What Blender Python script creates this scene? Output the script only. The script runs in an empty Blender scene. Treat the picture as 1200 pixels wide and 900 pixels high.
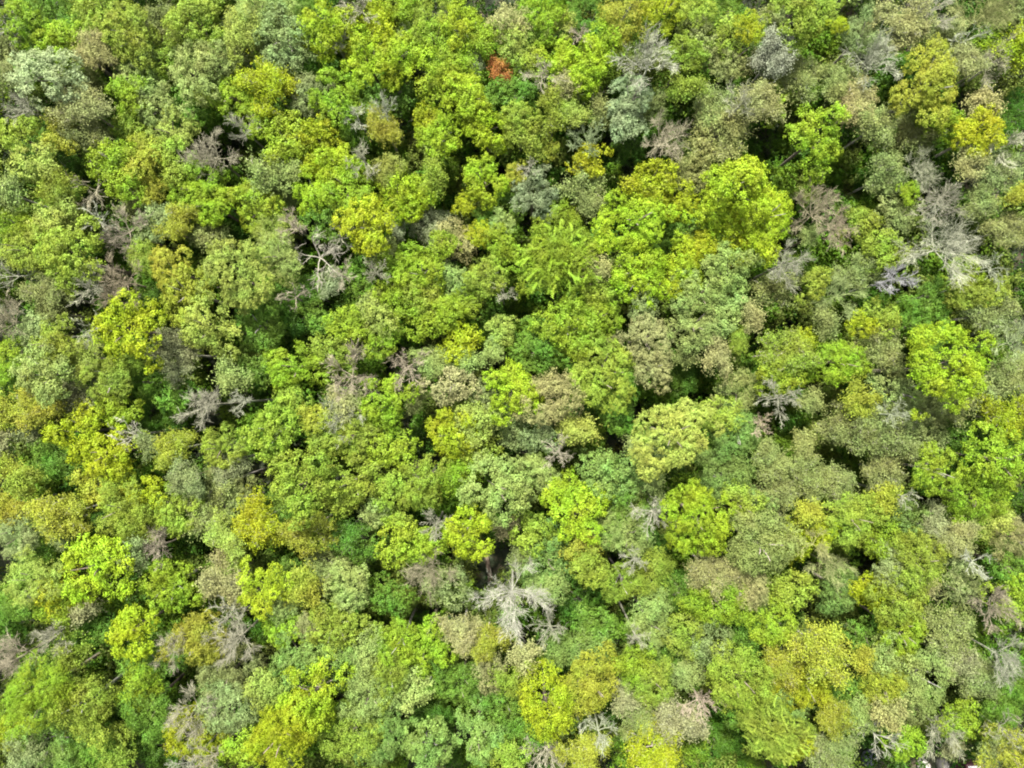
import bpy, math, random
import numpy as np

PI = math.pi
scene = bpy.context.scene
col = scene.collection
rng = np.random.default_rng(7)

# ------------------------------------------------------------------ camera
ZC = 71.0                       # drone height above the valley floor
HFOV = math.radians(70.0)
TANH = math.tan(HFOV / 2)
cd = bpy.data.cameras.new('camera')
cam = bpy.data.objects.new('camera', cd)
col.objects.link(cam)
cam.location = (0, 0, ZC)
cam.rotation_euler = (0, 0, 0)
cd.sensor_fit = 'HORIZONTAL'
cd.angle = HFOV
cd.clip_end = 2000
scene.camera = cam


def at(px, py, z):
    k = TANH * (ZC - z) / 600.0
    return (px - 600) * k, (450 - py) * k


def ground_z(x, y):
    return (0.55 * np.sin(x * 0.11 + 1.0) * np.cos(y * 0.09) + 0.35 * np.sin(x * 0.05 - y * 0.13)
            + 0.12 * np.sin(x * 0.9 + y * 0.7))


# ------------------------------------------------------------------ light
SUN_EL, SUN_AZ = math.radians(58), math.radians(-18)
w = bpy.data.worlds.new('World')
scene.world = w
w.use_nodes = True
nt = w.node_tree
bg = nt.nodes['Background']
sky = nt.nodes.new('ShaderNodeTexSky')
sky.sky_type = 'NISHITA'
sky.sun_disc = False
sky.sun_elevation = SUN_EL
sky.sun_rotation = SUN_AZ
sky.air_density = 1.0
sky.dust_density = 4.0
sky.ozone_density = 1.0
hz = nt.nodes.new('ShaderNodeHueSaturation')      # thin bright cloud: a whiter sky
hz.inputs['Saturation'].default_value = 0.28
nt.links.new(sky.outputs[0], hz.inputs['Color'])
nt.links.new(hz.outputs[0], bg.inputs[0])
bg.inputs[1].default_value = SKY_STRENGTH = 0.06
sd = bpy.data.lights.new('sun', 'SUN')
so = bpy.data.objects.new('sun', sd)
col.objects.link(so)
sd.energy = 2.4
sd.angle = math.radians(2.5)
sd.color = (1.0, 0.96, 0.88)
so.rotation_euler = (PI / 2 - SUN_EL, 0, PI - SUN_AZ)
so.location = (0, 0, 120)
scene.view_settings.view_transform = 'Standard'
scene.view_settings.look = 'None'
scene.view_settings.gamma = 1
scene.view_settings.exposure = 2.95
scene.cycles.filter_width = 2.0
scene.cycles.max_bounces = 6
scene.cycles.diffuse_bounces = 4
scene.cycles.transmission_bounces = 4


# ------------------------------------------------------------------ materials
def new_mat(name):
    m = bpy.data.materials.new(name)
    m.use_nodes = True
    n = m.node_tree
    for x in list(n.nodes):
        n.nodes.remove(x)
    return m, n


def node(n, t, **kw):
    x = n.nodes.new(t)
    for k, v in kw.items():
        setattr(x, k, v)
    return x


def foliage_mat(name, use_attr):
    """Leaf: the colour of the thing (object colour or a colour attribute), varied leaf by leaf and clump by clump."""
    m, n = new_mat(name)
    L = n.links.new
    out = node(n, 'ShaderNodeOutputMaterial')
    if use_attr:
        src = node(n, 'ShaderNodeAttribute', attribute_name='leaf_colour')
        c0 = src.outputs['Color']
    else:
        src = node(n, 'ShaderNodeObjectInfo')
        c0 = src.outputs['Color']
    tint = node(n, 'ShaderNodeAttribute', attribute_name='tint')
    geo = node(n, 'ShaderNodeNewGeometry')
    noi = node(n, 'ShaderNodeTexNoise')
    noi.inputs['Scale'].default_value = 0.55
    noi.inputs['Detail'].default_value = 2.0
    L(geo.outputs['Position'], noi.inputs['Vector'])
    # clump hue: a little yellower / greener from bough to bough
    mr = node(n, 'ShaderNodeMapRange')
    mr.inputs[1].default_value = 0.3
    mr.inputs[2].default_value = 0.7
    mr.inputs[3].default_value = 0.486
    mr.inputs[4].default_value = 0.521
    L(noi.outputs['Fac'], mr.inputs[0])
    tv = node(n, 'ShaderNodeMapRange')
    tv.inputs[3].default_value = 0.64
    tv.inputs[4].default_value = 1.4
    L(tint.outputs['Fac'], tv.inputs[0])
    hs = node(n, 'ShaderNodeHueSaturation')
    L(c0, hs.inputs['Color'])
    L(mr.outputs[0], hs.inputs['Hue'])
    n2 = node(n, 'ShaderNodeTexNoise')                 # new growth: paler bough ends here and there
    n2.inputs['Scale'].default_value = 1.1
    n2.inputs['Detail'].default_value = 3.0
    L(geo.outputs['Position'], n2.inputs['Vector'])
    m2 = node(n, 'ShaderNodeMapRange')
    m2.inputs[1].default_value = 0.35
    m2.inputs[2].default_value = 0.65
    m2.inputs[3].default_value = 0.78
    m2.inputs[4].default_value = 1.22
    L(n2.outputs['Fac'], m2.inputs[0])
    mu = node(n, 'ShaderNodeMath', operation='MULTIPLY')
    L(tv.outputs[0], mu.inputs[0])
    L(m2.outputs[0], mu.inputs[1])
    L(mu.outputs[0], hs.inputs['Value'])
    pb = node(n, 'ShaderNodeBsdfPrincipled')
    pb.inputs['Roughness'].default_value = 0.55
    pb.inputs['Specular IOR Level'].default_value = 0.12
    L(hs.outputs[0], pb.inputs['Base Color'])
    tr = node(n, 'ShaderNodeBsdfTranslucent')
    th = node(n, 'ShaderNodeHueSaturation')
    th.inputs['Hue'].default_value = 0.505
    th.inputs['Saturation'].default_value = 1.1
    th.inputs['Value'].default_value = 1.0
    L(hs.outputs[0], th.inputs['Color'])
    L(th.outputs[0], tr.inputs['Color'])
    mx = node(n, 'ShaderNodeMixShader')
    mx.inputs[0].default_value = 0.3
    L(pb.outputs[0], mx.inputs[1])
    L(tr.outputs[0], mx.inputs[2])
    L(mx.outputs[0], out.inputs[0])
    return m


def bark_mat(name):
    m, n = new_mat(name)
    L = n.links.new
    out = node(n, 'ShaderNodeOutputMaterial')
    src = node(n, 'ShaderNodeObjectInfo')
    geo = node(n, 'ShaderNodeNewGeometry')
    noi = node(n, 'ShaderNodeTexNoise')
    noi.inputs['Scale'].default_value = 3.0
    noi.inputs['Detail'].default_value = 4.0
    L(geo.outputs['Position'], noi.inputs['Vector'])
    mr = node(n, 'ShaderNodeMapRange')
    mr.inputs[1].default_value = 0.3
    mr.inputs[2].default_value = 0.7
    mr.inputs[3].default_value = 0.55
    mr.inputs[4].default_value = 1.25
    L(noi.outputs['Fac'], mr.inputs[0])
    hs = node(n, 'ShaderNodeHueSaturation')
    L(src.outputs['Color'], hs.inputs['Color'])
    L(mr.outputs[0], hs.inputs['Value'])
    pb = node(n, 'ShaderNodeBsdfPrincipled')
    pb.inputs['Roughness'].default_value = 0.85
    pb.inputs['Specular IOR Level'].default_value = 0.2
    L(hs.outputs[0], pb.inputs['Base Color'])
    L(pb.outputs[0], out.inputs[0])
    return m


def noise_mat(name, ca, cb, scale, rough=0.9, cc=None):
    m, n = new_mat(name)
    L = n.links.new
    out = node(n, 'ShaderNodeOutputMaterial')
    geo = node(n, 'ShaderNodeNewGeometry')
    noi = node(n, 'ShaderNodeTexNoise')
    noi.inputs['Scale'].default_value = scale
    noi.inputs['Detail'].default_value = 6.0
    noi.inputs['Roughness'].default_value = 0.7
    L(geo.outputs['Position'], noi.inputs['Vector'])
    cr = node(n, 'ShaderNodeValToRGB')
    e = cr.color_ramp.elements
    e[0].position, e[0].color = 0.35, (*ca, 1)
    e[1].position, e[1].color = 0.65, (*cb, 1)
    if cc:
        x = e.new(0.5)
        x.color = (*cc, 1)
    L(noi.outputs['Fac'], cr.inputs[0])
    bm = node(n, 'ShaderNodeBump')
    bm.inputs['Strength'].default_value = 0.6
    bm.inputs['Distance'].default_value = 0.08
    L(noi.outputs['Fac'], bm.inputs['Height'])
    pb = node(n, 'ShaderNodeBsdfPrincipled')
    pb.inputs['Roughness'].default_value = rough
    L(cr.outputs[0], pb.inputs['Base Color'])
    L(bm.outputs[0], pb.inputs['Normal'])
    L(pb.outputs[0], out.inputs[0])
    return m


M_LEAF = foliage_mat('leaf', False)
M_LEAF_MIXED = foliage_mat('leaf_mixed', True)
M_BARK = bark_mat('bark')
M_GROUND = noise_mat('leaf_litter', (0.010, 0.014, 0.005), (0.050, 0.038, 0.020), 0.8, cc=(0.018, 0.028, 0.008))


# ------------------------------------------------------------------ mesh building
def mesh_quads(name, V, mat, tint=None, colour=None):
    """V: (n,4,3) quads -> one mesh."""
    n = len(V)
    me = bpy.data.meshes.new(name)
    me.vertices.add(n * 4)
    me.vertices.foreach_set('co', np.ascontiguousarray(V, dtype=np.float32).ravel())
    me.loops.add(n * 4)
    me.loops.foreach_set('vertex_index', np.arange(n * 4, dtype=np.int32))
    me.polygons.add(n)
    me.polygons.foreach_set('loop_start', np.arange(0, n * 4, 4, dtype=np.int32))
    me.polygons.foreach_set('loop_total', np.full(n, 4, dtype=np.int32))
    if tint is not None:
        a = me.attributes.new('tint', 'FLOAT', 'FACE')
        a.data.foreach_set('value', np.asarray(tint, dtype=np.float32))
    if colour is not None:
        a = me.attributes.new('leaf_colour', 'FLOAT_COLOR', 'FACE')
        c4 = np.ones((n, 4), dtype=np.float32)
        c4[:, :3] = colour
        a.data.foreach_set('color', c4.ravel())
    me.materials.append(mat)
    me.update(calc_edges=True)
    me.validate()
    return me


def unit(v):
    return v / np.maximum(np.linalg.norm(v, axis=-1, keepdims=True), 1e-9)


def leaf_quads(P, N, length, width, r, along=None):
    """A leaf at each P, its face turned towards N, pointing somewhere in its plane (or along a given direction)."""
    n = len(P)
    t = r.normal(size=(n, 3)) if along is None else along + 0.25 * r.normal(size=(n, 3))
    t = unit(t - N * np.sum(t * N, -1, keepdims=True))
    b = np.cross(N, t)
    ln = (length * r.uniform(0.55, 1.5, n))[:, None]
    wd = (width * r.uniform(0.7, 1.3, n))[:, None]
    droop = N * (-0.18 * ln)
    base = P - t * ln * 0.5
    V = np.stack([base + droop, P - t * ln * 0.05 + b * wd * 0.5, P + t * ln * 0.5 + droop * 1.3, P - t * ln * 0.05 - b * wd * 0.5], 1)
    return V


def rand_dir(n, r):
    return unit(r.normal(size=(n, 3)))


def tufts_to_leaves(C, N, per, tr, length, width, r, jitter=0.55, up=0.45):
    """Bunches of leaves: C tuft centres with outward normals N."""
    k = len(C)
    d = rand_dir(k * per, r)
    cc = np.repeat(C, per, 0)
    nn = np.repeat(N, per, 0)
    P = cc + d * (tr * r.uniform(0.25, 1.0, (k * per, 1)) ** 0.6)
    nrm = unit(nn * 0.75 + d * 0.35 + np.array([0, 0, up]) + jitter * r.normal(size=(k * per, 3)))
    tint = np.repeat(r.uniform(0, 1, k), per) * 0.5 + r.uniform(0, 1, k * per) * 0.5
    return leaf_quads(P, nrm, length, width, r), tint


def dome_points(n, zmin, r, tries=24):
    pts = []
    for _ in range(n):
        best, bd = None, -1
        for _ in range(tries):
            z = r.uniform(zmin, 1.0)
            a = r.uniform(0, 2 * PI)
            s = math.sqrt(max(0, 1 - z * z))
            p = np.array([s * math.cos(a), s * math.sin(a), z])
            dd = min((np.sum((p - q) ** 2) for q in pts), default=9)
            if dd > bd:
                best, bd = p, dd
        pts.append(best)
    return np.array(pts)


def crown_clumped(R, seed, feathery=False, lod=1.0):
    """Dense crown: boughs spread over a dome, each a ball of leaf tufts. Origin at the centre of the dome."""
    r = np.random.default_rng(seed)
    if feathery:
        n, l0, l1, place, flat = int(R * R * 3.2 + 7), 0.4, 0.95, 0.80, 0.72
        tr, per, ll, lw, sp, s0, s1 = 0.19, 14, 0.105, 0.056, 0.30, 0.45, 1.22
    else:
        n, l0, l1, place, flat = int(R * R * 2.3 + 5), 0.42, 1.0, 0.80, 0.70
        tr, per, ll, lw, sp, s0, s1 = 0.20, 18, 0.12, 0.077, 0.35, 0.62, 1.12
    if lod < 1:
        sp /= math.sqrt(lod)
        tr, ll, lw = tr / lod ** 0.4, ll / lod ** 0.35, lw / lod ** 0.35
    D = dome_points(n, -0.3, r)
    # uneven outline: the radius changes slowly with the direction, with bays
    a = np.arctan2(D[:, 1], D[:, 0])
    ph = r.uniform(0, 6.28, 4)
    wob = 1 + 0.16 * np.sin(2 * a + ph[0]) + 0.13 * np.sin(3 * a + ph[1]) + 0.10 * np.sin(5 * a + ph[2])
    rad = R * place * wob * r.uniform(0.72, 1.16, n)
    C = D * rad[:, None] * np.array([1, 1, flat])
    C[:, 2] += r.normal(size=n) * 0.16 * R ** 0.7
    inner = rand_dir(max(2, n // 6), r) * R * 0.35
    inner[:, 2] = np.abs(inner[:, 2]) * 0.6
    C = np.vstack([C, inner])
    LR = r.uniform(l0, l1, len(C)) * (0.75 + 0.25 * min(1.4, R / 2.4))
    TC, TN = [], []
    for c, lr in zip(C, LR):
        k = max(6, int(4 * PI * lr * lr * 0.62 / (sp * sp)))
        d = rand_dir(int(k * 1.9), r)
        out = unit(c * np.array([1, 1, 0.6]) + np.array([0, 0, 0.8 * R]))
        d = d[d @ out > -0.3][:k]
        sq = np.array([1.0, 1.0, 0.78])
        nz = 1 + 0.16 * np.sin(d[:, 0] * 7 + lr * 9) * np.cos(d[:, 1] * 6 + c[0])
        TC.append(c + d * sq * (lr * nz * r.uniform(s0, s1, len(d)))[:, None])
        TN.append(d)
    TC, TN = np.vstack(TC), np.vstack(TN)
    V, tint = tufts_to_leaves(TC, TN, per, tr, ll, lw, r)
    return V, tint


# ---- branches ------------------------------------------------------------
def tubes(segs, sides):
    """segs: list of polylines [(p, r), ...] -> quads."""
    Q = []
    for pl in segs:
        P = np.array([p for p, _ in pl])
        Rr = np.array([q for _, q in pl])
        T = unit(np.gradient(P, axis=0))
        ref = np.array([0.3, 0.2, 0.93]) if abs(T[0, 2]) < 0.85 else np.array([1.0, 0.1, 0.0])
        A = unit(np.cross(T, ref))
        B = np.cross(T, A)
        an = np.arange(sides) * 2 * PI / sides
        ring = P[:, None] + Rr[:, None, None] * (np.cos(an)[None, :, None] * A[:, None] + np.sin(an)[None, :, None] * B[:, None])
        nx = np.roll(ring, -1, 1)
        q = np.stack([ring[:-1], nx[:-1], nx[1:], ring[1:]], 2).reshape(-1, 4, 3)
        Q.append(q)
    return np.concatenate(Q)


def grow(p, d, length, rad, r, bend=0.22, upw=0.1, n=4, tip=0.45):
    pl = [(p.copy(), rad)]
    for i in range(n):
        d = unit(d + bend * r.normal(size=3) + np.array([0, 0, upw]))
        p = p + d * length / n
        pl.append((p.copy(), rad * (1 - (1 - tip) * (i + 1) / n)))
    return pl, d


def point_on(pl, f):
    x = f * (len(pl) - 1)
    i = min(int(x), len(pl) - 2)
    t = x - i
    return pl[i][0] * (1 - t) + pl[i + 1][0] * t, pl[i][1] * (1 - t) + pl[i + 1][1] * t, unit(pl[i + 1][0] - pl[i][0])


def skeleton(R, seed, counts, thick, spread=(0.25, 1.25), limb_len=(0.55, 0.95), bend=0.2, tw=0.013):
    """Limbs fanning out from a fork at the origin up to about R sideways; returns thick lines, twigs and the twig tips."""
    r = np.random.default_rng(seed)
    big, fine, tips = [], [], []
    nl, nb, nt_, nf = counts
    a0 = r.uniform(0, 6.28)
    for i in range(nl):
        a = a0 + i * 2 * PI / nl + r.normal() * 0.25
        th = r.uniform(*spread)
        d = np.array([math.sin(th) * math.cos(a), math.sin(th) * math.sin(a), math.cos(th)])
        ln = R * r.uniform(*limb_len)
        l1, dd = grow(np.zeros(3), d, ln, thick * r.uniform(0.7, 1.1), r, bend * 0.7, 0.08, 5, 0.35)
        big.append(l1)
        for j in range(nb):
            f = 0.3 + 0.7 * (j + r.uniform(0, 1)) / nb
            p, q, t = point_on(l1, min(f, 0.999))
            d2 = unit(t * 0.9 + 0.65 * rand_dir(1, r)[0] + np.array([0, 0, 0.12]))
            l2, _ = grow(p, d2, R * r.uniform(0.28, 0.5) * (1.15 - 0.4 * f), q * 0.6, r, bend, 0.06, 4, 0.3)
            big.append(l2)
            for k in range(nt_):
                f2 = 0.2 + 0.8 * (k + r.uniform(0, 1)) / nt_
                p2, q2, t2 = point_on(l2, min(f2, 0.999))
                d3 = unit(t2 * 0.9 + 0.6 * rand_dir(1, r)[0] + np.array([0, 0, 0.1]))
                l3, _ = grow(p2, d3, R * r.uniform(0.16, 0.3), max(q2 * 0.5, tw * 1.3), r, bend, 0.05, 3, 0.5)
                fine.append(l3)
                tips.append((l3[-1][0], d3))
                for m in range(nf):
                    p3, q3, t3 = point_on(l3, r.uniform(0.15, 0.98))
                    d4 = unit(t3 * 0.9 + 0.6 * rand_dir(1, r)[0])
                    l4, _ = grow(p3, d4, R * r.uniform(0.09, 0.19), tw, r, bend, 0.03, 2, 0.6)
                    fine.append(l4)
                    tips.append((l4[-1][0], d4))
    return big, fine, tips


def trunk_quads(h, rad, R, seed, limbs):
    r = np.random.default_rng(seed)
    pl = []
    for i in range(9):
        f = i / 8
        pl.append((np.array([0.10 * math.sin(f * 3 + seed), 0.10 * math.sin(f * 2.3 + seed * 2), h * f]),
                   rad * (1.0 - 0.45 * f) * (1.35 if i == 0 else 1)))
    pl[-1][0][:2] = 0
    out = [pl]
    for i in range(limbs):
        a = i * 2 * PI / limbs + r.normal() * 0.3
        th = r.uniform(0.4, 1.1)
        d = np.array([math.sin(th) * math.cos(a), math.sin(th) * math.sin(a), math.cos(th)])
        l1, _ = grow(np.array([0, 0, h * r.uniform(0.78, 1.0)]), d, R * r.uniform(0.6, 0.8), rad * 0.4, r, 0.15, 0.05, 4, 0.3)
        out.append(l1)
    return tubes(out, 6)


def obj(name, me, parent=None, loc=(0, 0, 0), scale=(1, 1, 1), rz=0.0, colour=None):
    o = bpy.data.objects.new(name, me)
    col.objects.link(o)
    o.parent = parent
    o.location = loc
    o.scale = scale
    o.rotation_euler = (0, 0, rz)
    if colour is not None:
        o.color = (*colour, 1)
    return o


# ------------------------------------------------------------------ the kinds of crown (shared mesh data)
SIZES = {'S': 1.4, 'M': 2.2, 'L': 3.4}
LIB = {}


def lib(kind, size, v):
    key = (kind, size, v)
    if key in LIB:
        return LIB[key]
    R = SIZES[size]
    seed = 100 + 17 * v + {'S': 0, 'M': 1000, 'L': 2000}[size] + {'c': 0, 'f': 5000, 's': 9000, 'n': 12000}[kind]
    r = np.random.default_rng(seed + 1)
    extra = None
    if kind in 'cf':
        V, t = crown_clumped(R, seed, kind == 'f')
    elif kind == 's':
        counts = {'S': (6, 5, 4, 2), 'M': (8, 6, 5, 3), 'L': (10, 7, 6, 3)}[size]
        big, fine, tips = skeleton(R, seed, counts, 0.035 + 0.012 * R, spread=(0.1, 1.4), tw=0.010)
        keep = [q for q in tips if r.uniform() < 0.8]
        C = np.array([q[0] for q in keep])
        N = unit(np.array([q[1] for q in keep]) + np.array([0, 0, 0.6]))
        C = np.vstack([C, C + r.normal(size=C.shape) * 0.2, C + r.normal(size=C.shape) * 0.32])
        N = np.vstack([N, N, N])
        V, t = tufts_to_leaves(C, N, 6, 0.22, 0.12, 0.072, r, 0.8, 0.35)
        extra = np.concatenate([tubes(big, 5), tubes(fine, 3)])
    elif kind == 'n':
        D = dome_points(int(R * R * 11), 0.05, r, 6)
        Vs, ts = [], []
        for d in D:
            p = d * np.array([1, 1, 0.6]) * R * r.uniform(0.3, 0.92)
            dr = unit(d * np.array([1, 1, 0.25]) * 0.7 + np.array([1, 1, 0.5]) * r.normal(size=3) * 0.6)
            m = 20
            ln = r.uniform(0.5, 1.15)
            f = np.linspace(0, 1, m)
            bend = np.cross(dr, [0, 0, 1.0]) * r.normal() * 0.35
            P = p + dr * (f * ln)[:, None] + (np.array([0, 0, -0.45]) + bend) * (f ** 2)[:, None] + np.array([0, 0, 0.3]) * f[:, None]
            side = unit(np.cross(dr, [0, 0, 1.0]))
            up = unit(np.cross(side, dr))
            lt = r.uniform(0.05, 0.45)
            for sg in (-1, 1):
                al = unit(side * sg + dr * 0.7)
                N = unit(up[None] + 0.4 * r.normal(size=(m, 3)))
                Vs.append(leaf_quads(P + al * 0.07, N, 0.19, 0.05, r, np.repeat(al[None], m, 0)))
                ts.append(lt + 0.1 + 0.25 * r.uniform(0, 1, m))
            N = unit(up[None] + 0.15 * r.normal(size=(m, 3)))
            Vs.append(leaf_quads(P + up * 0.03, N, 0.12, 0.045, r, np.repeat(dr[None], m, 0)))
            ts.append(np.full(m, lt + 0.2))
        V, t = np.concatenate(Vs), np.concatenate(ts)
        W, t2 = crown_clumped(R * 0.95, seed + 3, True)
        W = W * np.array([1, 1, 0.8]) - np.array([0, 0, 0.3])
        V, t = np.concatenate([V, W]), np.concatenate([t, t2 * 0.5])
    LIB[key] = (V, t, extra, {})
    return LIB[key]


def lib_mesh(kind, size, v):
    V, t, extra, cache = lib(kind, size, v)
    if 'crown' not in cache:
        cache['crown'] = mesh_quads('crown', V, M_LEAF, t)
        if extra is not None:
            cache['boughs'] = mesh_quads('boughs', extra, M_BARK)
    return cache


NOM_H = 8.0
TRUNKS = [mesh_quads('trunk', trunk_quads(NOM_H, 0.2, 2.6, 40 + i, 6), M_BARK) for i in range(4)]
SHAFTS = [mesh_quads('trunk', trunk_quads(NOM_H, 0.17, 2.0, 60 + i, 0), M_BARK) for i in range(4)]
BARE = {}


def bare_mesh(kind, size, v):
    key = (kind, size, v)
    if key not in BARE:
        R = SIZES[size]
        sd_ = 300 + 13 * v + ord(size) + (700 if kind == 'k' else 0)
        if kind == 'b':
            c = {'S': (8, 6, 5, 3), 'M': (9, 7, 6, 4), 'L': (12, 8, 6, 4)}[size]
            big, fine, _ = skeleton(R, sd_, c, 0.018 + 0.0075 * R, spread=(0.12, 1.42), limb_len=(0.75, 1.05), bend=0.10, tw=0.0075)
        else:
            c = {'S': (6, 4, 4, 2), 'M': (6, 5, 4, 2), 'L': (7, 5, 4, 2)}[size]
            big, fine, _ = skeleton(R, sd_, c, 0.03 + 0.012 * R, spread=(0.5, 1.4), limb_len=(0.8, 1.1), bend=0.22, tw=0.013)
        BARE[key] = mesh_quads('crown', np.concatenate([tubes(big, 5), tubes(fine, 3)]), M_BARK)
    return BARE[key]

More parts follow.
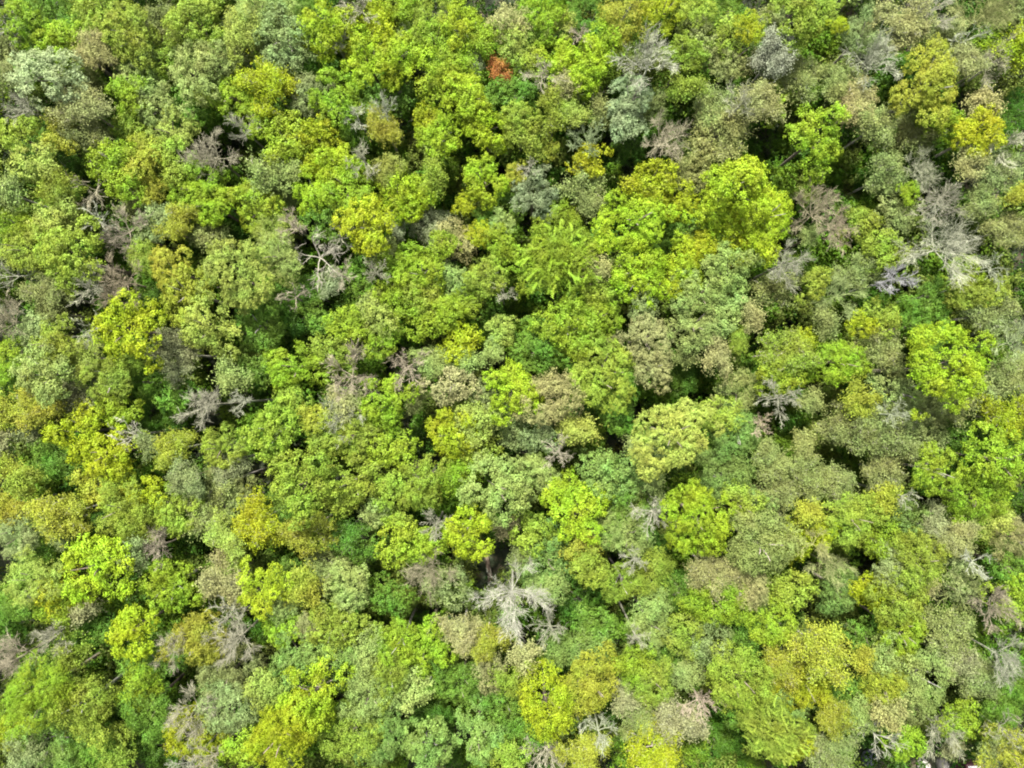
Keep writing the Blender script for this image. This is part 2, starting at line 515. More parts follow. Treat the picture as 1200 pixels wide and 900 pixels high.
CATALOG = '''
20 15 20 l c
5 30 22 W k -3
45 45 20 m c -1
75 48 25 l c
55 8 25 m f
118 15 26 u c
112 60 20 t s
150 38 24 u c 1
185 30 20 o s
225 20 26 u c
185 70 14 u c
208 58 13 m f -1
45 85 29 Q c 2
10 62 18 o s -1
4 88 14 t f
160 88 18 p c
176 120 20 p c
225 88 24 p c
147 110 17 l c
152 142 15 u c
96 124 24 t s
30 127 14 G b -2
72 155 16 g c
105 160 22 o s
20 158 18 u c
38 172 18 m f -1
200 155 20 c c
215 128 18 m c -1
165 172 14 g c
105 95 16 o s -3
300 15 34 p f
332 42 30 s c
282 30 18 c f 1
250 70 20 p c
280 62 20 o s -.5
246 105 15 c f
270 110 20 l c
315 100 24 y s
345 130 20 d f
362 112 20 s c
394 120 24 l c .5
355 82 18 m f -1
385 28 25 L c
405 35 18 y c
423 10 14 G b -2
445 12 10 y c
442 35 17 y c
432 72 22 L c
466 66 20 L c
396 53 9 G b -2
425 118 16 m c
418 136 11 W b
452 130 11 G b -1
450 148 19 g s
415 155 10 m f
335 160 19 l c
368 165 18 y c
298 140 14 l c
285 152 16 G b -1
250 182 25 B b
460 108 18 m c -1
330 66 14 s c
360 6 14 m f
475 10 15 l c
475 40 10 s c
505 22 22 u f
512 48 18 l f
540 30 22 L c
570 45 16 l c
592 25 17 t f
615 30 18 m f
638 14 20 l c
655 32 13 c c
692 25 22 m f
681 40 8 B b -1
492 50 17 L c
605 52 13 c c
585 80 11 r s 0
620 70 15 u c
635 86 13 G b -1
657 70 22 L c
688 76 24 L c
703 52 16 L c
657 104 16 t s
555 73 9 S c
530 75 15 l c
513 96 16 l c
545 112 23 L c
600 112 22 m c .5
634 112 15 d f
500 140 13 y c
514 160 20 L c
568 146 22 L c
610 142 20 u c
650 130 22 u s
672 138 13 c s
702 132 14 o s
690 166 18 S b
620 166 17 u s
645 172 10 g c
728 22 18 g f
748 35 13 m f
776 16 19 y c
815 10 16 u f
848 10 20 m f
822 46 24 o c
855 38 16 u c
878 32 12 y c 1
930 12 25 u c 1
803 62 20 u c
862 68 22 o c
895 55 16 m f -1
905 30 15 o s -1
760 75 32 W b 1
910 60 23 G s
933 88 22 o s
805 108 17 u s
836 126 22 o s
740 115 20 S c
735 140 17 S c
765 130 14 o c -1
777 166 24 B b
846 152 30 o s
890 122 22 t s
910 132 11 l c
960 158 27 l c .5
735 172 13 d f
868 122 14 G b
970 10 14 u c
985 28 8 y c
1010 42 20 s f
1025 75 28 G b
985 92 20 o s
1060 30 26 t s
1085 18 22 G b
1150 20 34 t b
1192 15 16 o s
1112 42 18 o s
1135 45 13 G k -2
1095 95 38 g c 1
1126 72 20 t s 1
1105 138 18 l c
1190 58 19 y s
1165 70 24 G b
1150 125 17 t s
1150 155 24 y c
1005 122 20 t s
1070 150 24 o s
975 108 14 o s
1022 150 22 o s
1192 130 20 d f
1180 170 19 G b
40 190 17 c c
12 226 18 p s
75 196 18 d f
66 216 16 u f
107 220 22 B k -1
115 260 16 W k -1
146 270 22 T b
145 215 16 l c
130 188 18 l c
166 186 15 g c
205 188 17 u c
177 225 12 g f
230 222 22 l c
185 262 18 s c
212 262 19 g s
65 244 16 c c
56 270 18 c c
18 268 22 l c
28 292 22 u c
78 300 34 u c 1
15 322 20 G k -2
142 330 25 T b
110 336 15 G b
60 346 22 o s
168 304 14 u f
196 315 20 g c
216 342 24 g c .5
180 352 16 d f
10 304 14 o s -1
160 240 15 o s -2
310 206 18 p s
336 200 16 p c
366 190 11 y c
395 196 20 L c
425 186 14 G b
455 196 14 c f
246 240 19 l c
298 236 22 l c
370 226 20 L c
405 222 24 l c 1
385 256 24 m c
430 262 28 y c 1.5
335 226 16 o s -2
320 274 20 c f
346 266 13 B b -1
275 325 38 c c 1.5
325 300 21 p f
246 280 18 o s
372 300 24 W k -2
398 278 16 G k -3
360 342 18 m f -1
345 348 12 B k -2
400 322 10 B b -2
386 330 11 S c -1
465 224 18 L c
476 240 13 y c
470 264 13 S c -1
446 296 15 p c
440 320 10 G b
415 326 17 m c
470 308 17 l c
462 345 18 l c
315 352 16 d f
435 356 11 p c
510 206 16 u s
490 226 13 L c
565 210 20 L c .5
605 206 11 g c
620 196 8 G b
626 226 20 S c
598 240 13 m c
545 240 10 y c
565 253 10 m c
590 260 10 p c
562 273 11 y c
585 281 12 l c
536 280 16 t f
515 286 15 l c
506 264 15 S f -2
655 300 46 l n
680 216 18 o s
690 240 14 o s
692 190 16 y c
570 326 19 u c .5
530 330 14 p c
596 302 14 l c
495 320 20 l c
496 346 17 u c
546 350 14 l c
590 346 9 G b
688 312 16 t s
706 280 13 m c
702 340 16 u c
765 210 19 y c 1
745 260 36 L c 1
795 236 15 y c
808 202 17 o f
865 215 30 L c 2
900 252 27 L f 1
838 246 20 L c
810 266 22 m c
860 260 15 y c
830 286 13 y c
805 297 14 y c
876 286 17 y c
856 316 23 p c
822 345 22 p c
748 322 28 L c
776 326 18 L c
808 320 14 L c
800 342 10 y c
766 293 10 m c -1
955 250 24 T b
920 310 22 G b
756 356 14 s c
912 338 18 o s
946 276 12 o s
956 330 14 u c
1040 202 22 o s
1076 200 20 G b
1135 190 15 t s
1170 196 22 s s
1102 236 21 G b -1
1145 236 20 o s
1190 230 14 g s
1066 226 8 l c
1050 254 18 o c
1010 260 16 u c
975 266 19 T b
1105 290 40 W b 1
1133 318 13 l c
1049 326 15 V b
985 346 22 s b
1165 316 16 G k
1002 318 20 o s
1040 292 16 u c
1176 270 20 o s
1096 346 18 m c
1132 346 14 u c
1166 342 15 u c
12 376 20 T b
36 388 18 s c
62 402 20 u c 1
50 436 30 p c 1
66 366 18 o s
104 385 13 G k
100 420 20 c s
150 386 34 y c 1.5
150 416 16 u c
5 420 16 l c
15 448 15 m c
206 416 24 T s
127 448 20 u c
165 436 22 m f
245 382 26 c c 1
95 466 22 T s
45 476 22 g s
5 482 18 g s
40 502 15 T s
95 506 28 y c
140 480 15 l c
185 486 18 d f
205 460 16 m c
240 474 22 G b
155 510 15 W k -3
205 526 21 g s
130 532 24 y c
55 526 18 m f
10 520 18 T s
175 518 14 s s
305 382 22 m c .5
345 376 16 d c
376 380 15 m c
402 380 15 l c
440 372 17 c c
445 400 14 l c
275 440 18 p s
300 430 15 m c
345 430 22 l c
386 416 18 u c
410 440 26 B b .5
404 470 18 t s
475 430 18 B b
402 488 26 G b
450 470 24 l c
316 506 26 u c .5
256 525 19 u c
340 472 14 u c
370 490 13 g c
285 470 10 G b
415 508 20 u c
380 518 16 u c
270 542 20 T s
436 510 13 o s
460 526 18 l c
490 375 18 l c
520 366 15 l c
585 386 14 c c
578 408 10 p c
540 402 16 y c
508 425 15 p f
550 425 15 p s
530 450 19 t c
546 468 15 c c
566 465 11 s c
602 458 26 L c 1
575 486 18 p f
645 468 28 t f .5
640 408 34 m c
668 384 30 l c
700 372 20 l c
705 440 38 u c .5
530 510 22 y c 1
556 500 18 c c 1
560 526 18 u c
605 506 14 s s -2
632 510 16 s c
676 505 18 c s
655 530 12 B b
487 472 13 o s -1
755 396 22 t c
766 430 20 t c
815 382 24 p c .5
852 370 16 p c
880 370 14 t s
840 420 16 t s
800 416 14 o s
866 400 11 u s
925 412 24 u s
940 400 11 y c
916 440 16 l c
866 460 21 o f
915 466 18 G b
890 496 9 B b -2
790 512 40 c c 1.5
845 486 16 u c
866 506 22 M f
735 450 16 m f
800 440 14 d f
726 492 14 m f
755 526 16 o s
945 470 14 o s
938 522 15 o s
900 542 22 o s
965 376 16 o s
1010 380 11 y c
1036 370 16 u c
1086 380 24 m f
1160 370 24 o s
1112 430 44 L c 2
985 425 22 l f
1030 410 24 o s
1186 402 15 S b
1190 440 20 o s
1060 460 25 o c
1006 466 16 g s
1022 502 24 o s
986 500 22 o s
1058 512 26 o s
1106 474 22 o s
1180 490 24 y s
1134 512 26 d c
1175 540 28 l c 1
1045 486 11 G b
1092 506 18 o c
1150 460 18 o s
1095 552 20 l c 1
10 550 15 g s
30 562 17 u s
15 592 22 g s
66 605 24 g s 1
95 606 15 g s
66 542 18 m f
115 570 18 g c
140 595 25 u f
170 580 15 y c
206 600 23 u c
165 616 16 u f
125 620 16 d f
20 626 20 s f
72 626 14 s f
40 640 18 d f
112 664 36 L c 1.5
36 682 24 c f 1
66 696 17 y c
186 640 20 B b -1
160 646 17 s s
195 688 25 l c
60 716 14 l c
100 714 17 T s
10 710 16 m f
220 560 20 s s
236 592 16 o s
266 566 20 o f
256 600 24 o s
302 610 24 y s
268 632 22 c s
354 568 34 u c 1
412 566 30 u c 1
325 592 14 m f
360 625 22 g s
402 626 20 m s
264 682 25 t s
306 690 22 L c 1
332 682 16 m f
360 690 17 g s
386 664 20 o s
406 690 22 p c
466 580 24 u c
440 602 12 p c
466 634 18 l c
430 640 16 m f -1
330 716 15 p f
402 718 20 m c
456 702 16 m c
270 716 15 G k -2
496 565 22 u c .5
535 556 18 l f
585 572 34 p c 1
630 556 20 p c
546 625 22 L c 1.5
510 615 14 G b
500 636 18 l c .5
505 666 26 T b
596 616 13 T s
620 622 17 u c
660 578 17 L c
677 602 26 L c 1
710 580 18 M c
702 556 18 M c
640 656 26 M f
612 650 14 o s
680 640 18 g s
692 666 15 u c
600 698 38 W b 1
642 692 16 p f
520 690 18 s f
680 706 24 d c
716 626 14 M f
730 560 18 M c
760 570 16 o s
745 600 22 m f
736 626 22 p f
766 600 15 G b
850 560 24 M f
820 606 38 L c 1.5
866 590 19 u c .5
910 580 24 o s
950 560 20 o s
890 592 13 M c
895 642 34 p f 1
930 592 16 d f
946 602 14 g s
935 636 16 y f
956 640 16 t b
835 670 22 t s
876 692 20 t f
770 666 17 u f
766 640 14 d f
730 682 20 u f
800 696 20 m f
842 706 26 l f
766 712 17 p f
930 690 18 u c
900 716 18 m f
745 656 11 G b
1035 550 20 o s
980 570 20 o s
1030 580 18 g s
1060 582 10 G k
1000 610 26 u f
1060 606 17 M f
1150 586 24 l f
1040 640 18 l f
1100 620 22 T s
1122 630 20 t s
1142 660 13 W k
1166 610 18 c f
1194 632 20 t f
1080 658 24 u f .5
1080 682 13 t s
972 662 20 t b
965 626 13 y c
1025 690 16 y c
1056 706 24 u c
1052 672 18 s f
1126 676 17 s f
1190 668 22 m f
1130 698 20 o k
1166 712 22 T b
1195 702 18 l c
985 692 20 M f
25 768 28 T b
5 736 16 d f
66 742 18 G b
86 756 18 u s -1
150 742 22 y c 1.5
38 818 40 l f 1
95 826 30 u f .5
55 792 18 m f
190 764 24 m f
162 778 16 m f
165 800 18 l f
205 756 20 B b
235 752 25 g f .5
170 832 26 m f
115 736 16 m f -1
60 872 28 M f
25 884 18 s f
5 862 14 y c
100 882 18 m f
136 886 18 u f
185 882 20 d c
226 866 24 y f
226 832 24 G b
225 896 18 B b
280 748 25 G b
330 742 17 l c
356 736 10 t f
390 736 24 u c
345 770 24 M c
390 772 22 M c
430 772 18 p f
446 754 14 u c
365 816 34 L c 1
306 812 18 c f
265 794 25 o f
430 816 24 p f
456 790 20 u f
264 832 24 s f
330 866 38 y f 1
280 880 18 l c
410 862 26 u f
446 866 24 M f
470 752 20 l c
250 888 14 B b
496 762 24 l c
512 792 20 m c
485 806 16 p c
540 742 20 t s
570 752 20 g s
570 786 15 t f
645 736 16 G b
700 734 18 m c
690 762 18 M f
658 762 16 M f
616 766 18 t s
640 826 31 y f 1
692 802 28 g f 1
590 826 22 m c
600 796 15 u s
540 802 20 m f
510 846 20 d f
616 866 18 m f
560 862 24 M c
502 876 24 M c
595 890 18 u c
640 880 18 G b
686 882 22 g s
702 860 15 G b
660 846 14 M f
765 738 20 p f
745 746 9 G b
745 776 16 l c
785 766 18 m f
802 746 16 u c
830 756 18 s f
876 746 18 m f
906 736 20 l c
765 802 20 u f
806 792 15 p f
866 796 32 u f .5
892 818 18 u f
915 780 20 g s
945 802 24 y f
930 756 20 o s
730 816 18 T s
795 842 28 T s
820 822 14 B b
750 842 20 o s
770 882 28 y s
926 822 22 M f
912 862 33 u n
932 874 14 y f
845 880 27 d f -3
950 872 14 T s
865 832 16 m f
966 766 30 g s 1
1005 766 14 g s
1020 750 20 m c
1056 740 22 l c
1046 772 18 p f
1040 806 20 g f
1035 836 18 t s
1000 816 18 m f
1005 840 16 p f
975 836 20 g s
1086 800 26 p f
1070 828 15 o f
1110 742 24 o s
1112 772 24 T s
1175 770 22 G b
1142 796 22 o s
1126 842 16 l c
1142 822 22 d f -2
1100 852 22 G b
1030 866 20 W k
1065 870 16 l c
1182 830 20 m f
1176 856 20 G k
1185 886 22 g f
976 880 22 o s
1145 874 12 d f -3
1195 800 18 d f
1110 872 12 T s
1058 880 12 m f
1162 872 15 o s
'''

# ------------------------------------------------------------------ the trees of the photograph
# x y r: the crown as seen (1200 x 900); colour; habit: c clumped, f feathery, s open, n fern-like, b leafless, k dead with few limbs; height change
BASE = {
    'y': ('yellow', (0.178, 0.218, 0.009)), 'l': ('lime green', (0.132, 0.198, 0.013)), 'u': ('yellow-green', (0.135, 0.185, 0.021)),
    'L': ('bright lime', (0.166, 0.236, 0.012)),
    'm': ('mid green', (0.074, 0.140, 0.016)), 'd': ('dark green', (0.040, 0.086, 0.008)), 'p': ('pale green', (0.150, 0.200, 0.052)),
    's': ('grey-green', (0.134, 0.174, 0.060)), 'o': ('olive', (0.134, 0.162, 0.048)), 'c': ('cream-yellow', (0.168, 0.214, 0.038)),
    't': ('tan', (0.176, 0.184, 0.068)), 'g': ('golden', (0.170, 0.192, 0.020)), 'r': ('rust-red', (0.27, 0.10, 0.03)),
    'M': ('mint green', (0.108, 0.168, 0.036)), 'T': ('drab grey-tan', (0.152, 0.166, 0.072)), 'S': ('silver', (0.150, 0.188, 0.088)),
    'Q': ('pale silvery-green', (0.245, 0.320, 0.140)),
    'G': ('grey', (0.190, 0.194, 0.132)), 'B': ('brownish', (0.202, 0.180, 0.124)), 'W': ('whitish', (0.240, 0.240, 0.178)),
    'V': ('violet-grey', (0.19, 0.175, 0.170)),
}
BARE_T = ('buff', (0.18, 0.165, 0.105))
HABIT = {'c': 'bushy', 'f': 'feathery', 's': 'open-crowned', 'n': 'fern-leaved'}
# landmarks: how others are told from them, and their own label
MARKS = {
    (45, 85): ('the silvery-green tree', 'pale silvery-green bushy tree, palest crown near the top left corner'),
    (585, 80): ('the rust-red tree', 'small rust-red tree, the only red crown in the wood'),
    (760, 75): ('the silver twig fan', 'big silvery leafless tree fanning out near the top, above a pinkish leafless one'),
    (777, 166): ('the pinkish leafless tree', 'pinkish leafless tree beside a dark gap, above the brightest yellow crown'),
    (1095, 95): ('the big golden tree', 'big golden-yellow bushy tree at the upper right, the widest golden crown'),
    (1105, 290): ('the widest leafless tree', 'widest leafless tree, whitish twigs fanning out near the right edge'),
    (1049, 326): ('the violet-grey tree', 'narrow violet-grey leafless tree below left of the widest leafless tree'),
    (1112, 430): ('the lone lime dome', 'very large lime green domed tree standing out from olive neighbours on the right'),
    (1175, 540): ('the right-edge lime tree', 'large lime green tree at the right edge with a dark green tree beside it'),
    (865, 215): ('the big lime dome', 'big lime green domed tree at the upper right end of the brightest group'),
    (745, 260): ('the cobbled lime tree', 'lime green tree with a round cobbled crown below the brightest yellow tree'),
    (765, 210): ('the brightest yellow tree', 'brightest yellow bushy tree below the pinkish leafless one'),
    (655, 300): ('the fern-leaved tree', 'bright green tree with long fern-like drooping sprays'),
    (275, 325): ('the big cream tree', 'big cream-yellow bushy tree in the left half, the widest cream crown there'),
    (430, 262): ('the vivid yellow tree', 'round vivid yellow bushy tree in the upper left half beside a dark gap'),
    (372, 300): ('the white dead limbs', 'dead tree with long bare whitish limbs over a dark gap beside the big cream tree'),
    (626, 226): ('the silver-leaved tree', 'silver-leaved bushy tree above the fern-leaved tree'),
    (150, 386): ('the broad yellow tree', 'broad yellow bushy tree below left of the big cream one'),
    (50, 436): ('the broad pale tree', 'broad pale green layered tree near the left edge'),
    (206, 416): ('the drab round tree', 'drab grey-tan round tree below right of the broad yellow tree'),
    (95, 506): ('the ragged yellow tree', 'ragged yellow tree near the left edge beside a black gap'),
    (410, 440): ('the brown leafless tree', 'brownish leafless tree with dense twigs left of the middle'),
    (240, 474): ('the shaggy grey tree', 'shaggy grey leafless tree right of the black gap on the left'),
    (602, 458): ('the central lime tree', 'lime green bushy tree in the middle of the wood left of a tan dome'),
    (645, 468): ('the tan dome', 'tan feathery dome-shaped tree in the middle of the wood'),
    (705, 440): ('the wide green dome', 'wide yellow-green domed tree right of the tan dome in the middle'),
    (790, 512): ('the widest cream tree', 'widest cream-yellow tree of all, right of the middle'),
    (820, 606): ('the deep lime tree', 'big deep lime green tree below the widest cream tree'),
    (895, 642): ('the big pale plume', 'big pale green feathery tree right of the deep lime one'),
    (600, 698): ('the white twig fan', 'large whitish leafless tree fanning out below the middle'),
    (505, 666): ('the buff twig dome', 'buff leafless tree with a dense domed head left of the white twig fan'),
    (585, 572): ('the pale cobbled tree', 'pale green tree with a wide cobbled crown below the middle'),
    (546, 625): ('the gap-side lime tree', 'bright lime green tree at the edge of the dark gap below the middle'),
    (640, 826): ('the gold feathery tree', 'wide golden-yellow feathery tree at the lower middle'),
    (966, 766): ('the lower golden tree', 'large golden open-crowned tree in the lower right'),
    (912, 862): ('the starburst tree', 'yellow-green tree with sprays in a starburst near the bottom edge'),
    (330, 866): ('the bottom yellow tree', 'very wide soft yellow tree at the bottom edge left of the middle'),
    (38, 818): ('the corner lime tree', 'very large soft lime green tree in the lower left corner'),
    (365, 816): ('the lower cobbled tree', 'lime green tree with a wide cobbled crown above the bottom yellow tree'),
    (112, 664): ('the broad lime tree', 'broad lime green bushy tree at the lower left'),
    (205, 756): ('the small twig fan', 'small brownish leafless tree fanning out beside a golden tree at the lower left'),
    (235, 752): ('the lower-left golden tree', 'golden feathery tree right of a small leafless fan at the lower left'),
    (150, 742): ('the tall yellow tree', 'tall yellow bushy tree at the lower left, left of a small leafless fan'),
    (185, 882): ('the dark bottom tree', 'dark green bushy tree at the bottom edge on the left'),
    (1142, 660): ('the forked white snag', 'small dead tree with forked white limbs near the right edge'),
    (1030, 866): ('the pale drooping snag', 'dead tree with pale drooping limbs near the bottom right'),
    (316, 506): ('the round pale tree', 'round yellow-green tree left of the brown leafless tree and below it'),
    (692, 802): ('the gold twin', 'golden feathery tree touching the wide gold feathery tree on its right'),
}

rows = []
for ln in CATALOG.strip().splitlines():
    f = ln.split()
    rows.append(dict(x=int(f[0]), y=int(f[1]), r=float(f[2]), c=f[3], k=f[4], dh=float(f[5]) if len(f) > 5 else 0.0))
for i, t in enumerate(rows):
    t['i'] = i
    t['key'] = (t['x'], t['y'])
    t['bare'] = t['k'] in 'bk'
    t['colname'], t['rgb'] = BARE_T if (t['bare'] and t['c'] == 'T') else BASE[t['c']]

leafy = sorted((t for t in rows if not t['bare']), key=lambda t: (t['key'] not in MARKS, -t['r'], t['i']))
for n, t in enumerate(leafy):
    t['own'] = n < 300
for t in rows:
    if t['bare']:
        t['own'] = True
OFF = globals().get('OFF', set())

# ---- labels: look + which one it is, counted from the nearest landmark
DIRS = ['right of', 'above right of', 'above', 'above left of', 'left of', 'below left of', 'below', 'below right of']
ORD = ['nearest', 'second', 'third', 'fourth', 'fifth', 'sixth', 'seventh']


def sector(m, t):
    return int(round(math.atan2(-(t['y'] - m[1]), t['x'] - m[0]) / (PI / 4))) % 8


def family(t):
    return (t['bare'], t['colname'])


used = set()
for t in rows:
    if not t['own']:
        continue
    if t['key'] in MARKS:
        t['label'] = MARKS[t['key']][1]
        used.add(t['label'])
        continue
    best = None
    for m, (short, _) in MARKS.items():
        d = math.hypot(t['x'] - m[0], t['y'] - m[1])
        if d > 330:
            continue
        s = sector(m, t)
        rank = sum(1 for q in rows if q is not t and q['key'] != m and family(q) == family(t) and sector(m, q) == s
                   and math.hypot(q['x'] - m[0], q['y'] - m[1]) < d)
        if rank >= len(ORD):
            continue
        size = 'small ' if t['r'] < 17 else ('large ' if t['r'] >= 26 else '')
        if t['bare']:
            look = 'leafless tree' if t['k'] == 'b' else 'dead tree'
            what = size + t['colname'] + ' ' + look
            other = t['colname'] + ' bare tree'
        else:
            what = size + t['colname'] + ' ' + HABIT[t['k']] + ' tree'
            other = t['colname'] + ' one'
        lab = f"{what}, {ORD[rank]} {other} {DIRS[s]} {short}"
        if lab in used or len(lab.replace(',', '').split()) > 16:
            continue
        score = d * (1 + 0.55 * rank)
        if best is None or score < best[0]:
            best = (score, lab)
    t['label'] = best[1]
    used.add(best[1])

# ---- building
CB = 1.0     # overall foliage brightness


def place(t):
    r0 = np.random.default_rng(1000 + t['i'])
    h = 12.2 + (t['r'] - 20) * 0.075 + t['dh'] + r0.normal() * 0.35
    code = t['c']
    h += {'d': -3.0, 'm': -0.9, 'o': -0.9, 'T': -0.9, 'M': -0.4}.get(code, 0.5) if not t['bare'] else (0.3 + (1.6 if t['r'] < 16 else 0.6 if t['r'] < 20 else 0) - 0.6 * min(0, t['dh']))
    R = t['r'] * float(np.interp(t['r'], [24, 38], [1.36, 1.14])) * TANH * (ZC - h) / 600.0
    zc = h - 0.62 * R
    x, y = at(t['x'], t['y'], zc + 0.25 * R)
    gz = float(ground_z(x, y))
    return x, y, gz, zc, R, r0


def shade(rgb, r0, a=0.06):
    c = np.array(rgb) * (1 + r0.normal() * a) * CB
    c = c * (1 + r0.normal(size=3) * 0.03)
    return tuple(np.clip(c, 0.003, 0.9))


def pick(t, R):
    size = 'S' if R < 1.75 else ('M' if R < 2.75 else 'L')
    if t['k'] == 'n':
        size = 'L'
    nv = {'S': 5, 'M': 6, 'L': 5}[size]
    return size, t['i'] % (2 if t['k'] == 'n' else nv)


BARK = [(0.16, 0.135, 0.105), (0.20, 0.185, 0.16), (0.12, 0.10, 0.075)]
restV, restT, restC = [], [], []
for t in rows:
    x, y, gz, zc, R, r0 = place(t)
    size, v = pick(t, R)
    s = R / SIZES[size]
    rz = r0.uniform(0, 2 * PI)
    ex = 1 + r0.uniform(-0.12, 0.12)
    sc = (s * ex, s / ex, s * r0.uniform(0.78, 1.0))
    colr = shade(t['rgb'], r0)
    if not t['own']:
        V, tt, extra, _ = lib(t['k'], size, v)
        keep = r0.uniform(size=len(V)) < 0.8
        V, tt = V[keep], tt[keep]
        cz, sz_ = math.cos(rz), math.sin(rz)
        W = V * np.array(sc)
        W = np.stack([W[..., 0] * cz - W[..., 1] * sz_, W[..., 0] * sz_ + W[..., 1] * cz, W[..., 2]], -1) + np.array([x, y, zc])
        restV.append(W)
        restT.append(tt)
        restC.append(np.repeat(np.array([colr]), len(W), 0))
        continue
    name = 'bare_tree' if t['bare'] else 'tree'
    root = bpy.data.objects.new(name, None)
    col.objects.link(root)
    root.empty_display_size = 0.3
    root.location = (x, y, gz)
    root['label'] = t['label']
    root['category'] = 'bare tree' if t['bare'] else 'tree'
    root['group'] = 'leafless trees among the green crowns' if t['bare'] else 'leafy trees of the wood'
    th = zc - gz
    if t['bare']:
        sc = tuple(q * (1.25 if t['r'] < 16 else 1.08) for q in sc)
        bc = shade(tuple(q * (0.8 if t['k'] == 'k' else 1) for q in t['rgb']), r0, 0.04)
        fork = zc - 0.15 * R
        obj('trunk', SHAFTS[t['i'] % 4], root, (0, 0, -0.15), (0.75, 0.75, (fork - gz + 0.2) / NOM_H), rz, bc)
        obj('crown', bare_mesh(t['k'], size, v % 4), root, (0, 0, fork - gz), sc, rz, bc)
    else:
        bk = shade(BARK[t['i'] % 3], r0)
        if t['k'] == 's':
            bk = shade((0.235, 0.225, 0.175), r0)
            ms = lib_mesh('s', size, v)
            tk = obj('trunk', SHAFTS[t['i'] % 4], root, (0, 0, -0.15), (0.8, 0.8, (th + 0.2 - 0.2 * R) / NOM_H), rz, bk)
            bo = obj('boughs', ms['boughs'], tk, (0, 0, th - 0.2 * R), sc, rz, bk)
            bo.matrix_parent_inverse = tk.matrix_basis.inverted()
            obj('crown', ms['crown'], root, (0, 0, th - 0.2 * R), sc, rz, colr)
        else:
            ms = lib_mesh(t['k'], size, v)
            obj('trunk', (SHAFTS if t['k'] == 'n' else TRUNKS)[t['i'] % 4], root, (0, 0, -0.15), (R / 2.6, R / 2.6, (th + 0.15) / NOM_H), rz, bk)
            obj('crown', ms['crown'], root, (0, 0, th), sc, rz, colr)


def stuff(name, Vs, Ts, Cs, label, cat):
    o = obj(name, mesh_quads(name, np.concatenate(Vs), M_LEAF_MIXED, np.concatenate(Ts), np.concatenate(Cs)))
    o['kind'] = 'stuff'
    o['label'] = label
    o['category'] = cat
    return o


stuff('smaller_trees', restV, restT, restC, 'many smaller green and tan crowns crowded between the larger trees', 'small trees')

# ---- undergrowth: low bushes and saplings on the forest floor
UV, UT, UC = [], [], []
r = np.random.default_rng(77)
xs, ys = np.meshgrid(np.arange(-56, 56, 1.15), np.arange(-44, 44, 1.15))
P = np.stack([xs.ravel(), ys.ravel()], 1)
P = P + r.uniform(-0.55, 0.55, P.shape)
clear = [at(571, 652, 0.5), at(1017, 887, 0.5), at(1138, 899, 0.5), at(1088, 897, 0.5)]
ok = np.ones(len(P), bool)
for c, rad in zip(clear, (2.2, 1.5, 1.5, 1.5)):
    ok &= np.hypot(P[:, 0] - c[0], P[:, 1] - c[1]) > rad
P = P[ok]
z = ground_z(P[:, 0], P[:, 1]) + np.abs(r.normal(size=len(P))) * 0.8 + 0.25
C = np.column_stack([P, z])
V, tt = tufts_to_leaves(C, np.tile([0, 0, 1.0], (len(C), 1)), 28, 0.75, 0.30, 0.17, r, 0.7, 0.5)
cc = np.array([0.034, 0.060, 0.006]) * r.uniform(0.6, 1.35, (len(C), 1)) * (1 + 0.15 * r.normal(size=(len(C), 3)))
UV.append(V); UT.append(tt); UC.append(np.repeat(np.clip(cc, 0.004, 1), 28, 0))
for i in range(2100):
    x, y = r.uniform(-46, 46), r.uniform(-35, 35)
    if min(math.hypot(x - c[0], y - c[1]) for c in clear) < 2.0:
        continue
    sz = ground_z(x, y) + r.uniform(2.2, 6.0)
    q = np.array([x, y]) * ZC / (ZC - sz)             # no sapling hides the stones, the log and the hut
    if min(math.hypot(q[0] - c[0], q[1] - c[1]) for c in clear) < 2.6:
        continue
    V, tt, _, _ = lib('c' if i % 3 else 'f', 'S', i % 5)
    kp = r.uniform(size=len(V)) < 0.25
    s = r.uniform(0.7, 1.25)
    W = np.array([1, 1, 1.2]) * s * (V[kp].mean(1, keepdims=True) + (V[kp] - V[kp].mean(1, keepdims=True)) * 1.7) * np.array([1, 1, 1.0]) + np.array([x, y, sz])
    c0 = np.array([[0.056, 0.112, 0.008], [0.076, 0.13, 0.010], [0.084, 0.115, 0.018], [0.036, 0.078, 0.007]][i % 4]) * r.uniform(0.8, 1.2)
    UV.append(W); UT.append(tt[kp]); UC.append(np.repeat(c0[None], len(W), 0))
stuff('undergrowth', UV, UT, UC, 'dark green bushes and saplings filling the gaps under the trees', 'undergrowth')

# ---- the wood going on beyond the picture
UV, UT, UC = [], [], []
pal = [BASE[c][1] for c in 'lumpocyds']
low = [crown_clumped(2.6, 900 + i, i % 2 == 1, 0.16) for i in range(5)]
for gx in np.arange(-76, 77, 5.0):
    for gy in np.arange(-64, 65, 5.0):
        x, y = gx + r.uniform(-1.6, 1.6), gy + r.uniform(-1.6, 1.6)
        if abs(x) < 46.5 and abs(y) < 35.5:
            continue
        V, tt = low[int(r.integers(5))]
        s = r.uniform(0.95, 1.5)
        a = r.uniform(0, 6.28)
        W = V * s
        W = np.stack([W[..., 0] * math.cos(a) - W[..., 1] * math.sin(a), W[..., 0] * math.sin(a) + W[..., 1] * math.cos(a), W[..., 2]], -1)
        UV.append(W + np.array([x, y, r.uniform(8.0, 10.5)]))
        UT.append(tt)
        UC.append(np.repeat(np.array(pal[int(r.integers(len(pal)))])[None] * 0.95, len(V), 0))
stuff('surrounding_woodland', UV, UT, UC, 'the wood carrying on beyond the edges of the picture', 'woodland')

# ---- ground
n = 161
g = np.linspace(-400, 400, n)
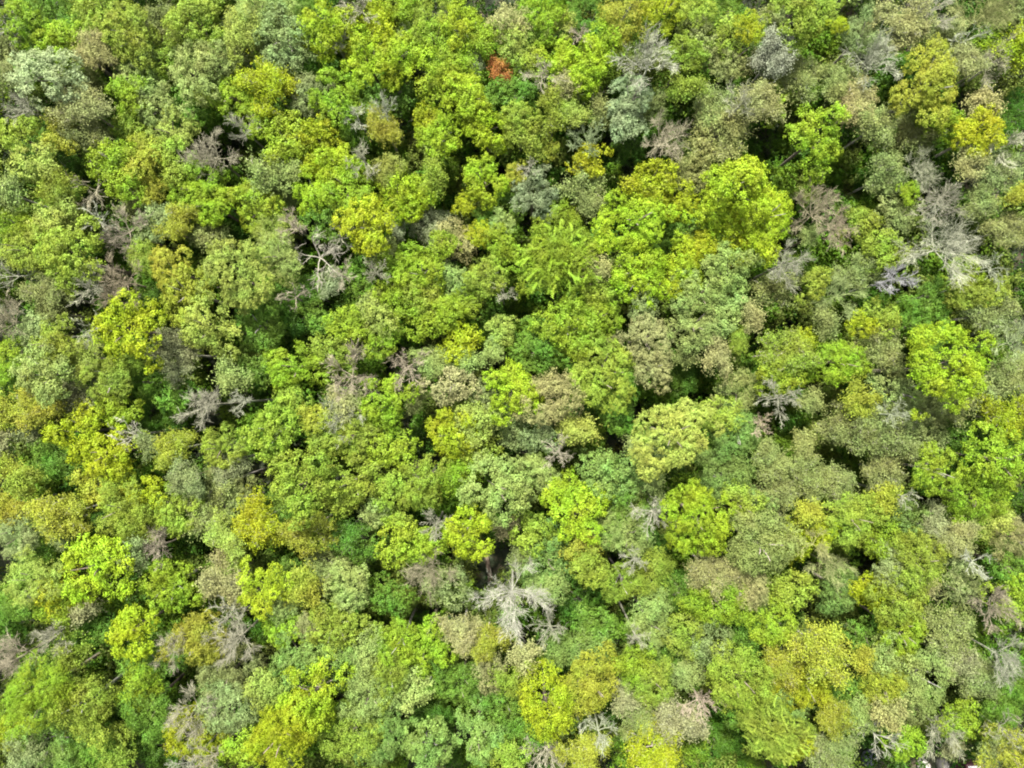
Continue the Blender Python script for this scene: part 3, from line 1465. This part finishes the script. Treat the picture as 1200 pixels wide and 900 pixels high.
# finer in the middle
g = np.sign(g) * (np.abs(g) / 400) ** 2.2 * 400
gx, gy = np.meshgrid(g, g)
gz = ground_z(gx, gy) * np.clip(1.6 - np.hypot(gx, gy) / 150, 0, 1)
G = np.stack([gx, gy, gz], -1)
me = bpy.data.meshes.new('ground')
idx = np.arange(n * n).reshape(n, n)
F = np.stack([idx[:-1, :-1], idx[:-1, 1:], idx[1:, 1:], idx[1:, :-1]], -1).reshape(-1, 4)
me.from_pydata(G.reshape(-1, 3).tolist(), [], F.tolist())
me.polygons.foreach_set('use_smooth', [True] * len(me.polygons))
me.materials.append(M_GROUND)
me.update()
o = obj('ground', me)
o['kind'] = 'structure'
o['label'] = 'brown leaf-littered forest floor under the trees'

# ------------------------------------------------------------------ stones, a fallen log and the hut at the lower edge
M_BLUE = noise_mat('blue_grey_stone', (0.045, 0.052, 0.068), (0.13, 0.14, 0.17), 2.2)
M_PALE = noise_mat('pale_stone', (0.16, 0.15, 0.13), (0.36, 0.34, 0.31), 3.0)
M_WHITE = noise_mat('weathered_white_sheet', (0.55, 0.53, 0.52), (0.78, 0.76, 0.75), 1.6, 0.6)
M_MAROON = noise_mat('maroon_timber', (0.045, 0.015, 0.02), (0.10, 0.035, 0.04), 5.0)
M_LOG = noise_mat('log_bark', (0.06, 0.042, 0.028), (0.16, 0.12, 0.085), 4.0)


def stone(px, py, size, mat, label, seed, name='boulder'):
    r = np.random.default_rng(seed)
    import bmesh
    bm = bmesh.new()
    bmesh.ops.create_icosphere(bm, subdivisions=4, radius=1)
    ph = r.uniform(0, 6.28, 9)
    planes = rand_dir(9, r)
    for v in bm.verts:
        d = np.array(v.co)
        k = 1 + 0.08 * math.sin(d[0] * 3 + ph[0]) * math.cos(d[1] * 3.3 + ph[1]) + 0.05 * math.sin(d[2] * 7 + ph[2] + d[0] * 5)
        p = d * k
        for q in planes:                      # broken faces
            e = float(p @ q) - 0.8
            if e > 0:
                p = p - q * e * 0.85
        p = p + d * 0.015 * math.sin(d[0] * 17 + ph[3]) * math.sin(d[1] * 19 + ph[4])
        v.co = p * np.array(size)
    me = bpy.data.meshes.new(name)
    bm.to_mesh(me)
    bm.free()
    me.materials.append(mat)
    me.polygons.foreach_set('use_smooth', [True] * len(me.polygons))
    x, y = at(px, py, 0.6)
    o = obj(name, me, None, (x, y, float(ground_z(x, y)) + size[2] * 0.45), (1, 1, 1), r.uniform(0, 6.28))
    o['label'] = label
    o['category'] = 'boulder'
    return o


stone(1017, 887, (0.95, 0.7, 0.75), M_BLUE, 'dark blue-grey boulder in a gap near the bottom right corner', 3)
for k, (px, py, s, lab) in enumerate([
        (1080, 896, (0.9, 0.55, 0.8), 'pale boulder at the bottom edge, left one of two beside the hut'),
        (1103, 894, (0.65, 0.5, 0.8), 'pale boulder at the bottom edge, right one of two, nearest the hut')]):
    o = stone(px, py, s, M_PALE, lab, 20 + k)
    o['group'] = 'pale boulders at the bottom edge'


def prism_mesh(name, parts, mat):
    """Boxes (x0,x1,y0,y1,z0,z1[,ridge lift]) joined in one mesh."""
    V, F = [], []
    for b in parts:
        x0, x1, y0, y1, z0, z1 = b
        k = len(V)
        V += [(x0, y0, z0), (x1, y0, z0), (x1, y1, z0), (x0, y1, z0), (x0, y0, z1), (x1, y0, z1), (x1, y1, z1), (x0, y1, z1)]
        F += [tuple(k + j for j in f) for f in ((0, 3, 2, 1), (4, 5, 6, 7), (0, 1, 5, 4), (1, 2, 6, 5), (2, 3, 7, 6), (3, 0, 4, 7))]
    me = bpy.data.meshes.new(name)
    me.from_pydata(V, [], F)
    me.materials.append(mat)
    me.update()
    return me


hx, hy = at(1138, 901, 1.8)
hz = float(ground_z(hx, hy))
hut = bpy.data.objects.new('hut', None)
col.objects.link(hut)
hut.location = (hx, hy, hz)
hut.rotation_euler = (0, 0, 0.06)
hut['label'] = 'small hut with a white roof in a maroon frame, cut off by the bottom edge'
hut['category'] = 'hut'
obj('wall', prism_mesh('wall', [(-0.7, 0.7, 0.56, 0.62, -0.3, 1.68), (-0.7, 0.7, -0.62, -0.56, -0.3, 1.68),
                                (-0.7, -0.64, -0.555, 0.555, -0.3, 1.68), (0.64, 0.7, -0.555, 0.555, -0.3, 1.68)], M_MAROON), hut)
obj('roof', prism_mesh('roof', [(-0.62, -0.215, -0.6, 0.6, 1.70, 1.76), (-0.205, 0.205, -0.6, 0.6, 1.70, 1.765), (0.215, 0.62, -0.6, 0.6, 1.70, 1.76)], M_WHITE), hut)
obj('roof_frame', prism_mesh('roof_frame', [(-0.8, 0.8, 0.605, 0.78, 1.685, 1.83), (-0.8, 0.8, -0.78, -0.605, 1.685, 1.83),
                                            (-0.8, -0.625, -0.6, 0.6, 1.685, 1.83), (0.625, 0.8, -0.6, 0.6, 1.685, 1.83)], M_MAROON), hut)

lx, ly = at(570, 652, 0.6)
lr = np.random.default_rng(5)
pl = [(np.array([lr.normal() * 0.04, -2.4 + 4.8 * i / 9, 0.04 * lr.normal()]), 0.24 - 0.011 * i) for i in range(10)]
stub, _ = grow(np.array([0, 0.6, 0.1]), np.array([0.7, 0.5, 0.5]), 0.7, 0.08, lr, 0.1, 0, 3, 0.6)
me = mesh_quads('fallen_log', tubes([pl, stub], 9), M_LOG)
lg = obj('fallen_log', me, None, (lx, ly, float(ground_z(lx, ly)) + 0.22), (1, 1, 1), 0.18)
lg['label'] = 'brown fallen log on the bare floor of the dark gap below the middle'
lg['category'] = 'log'
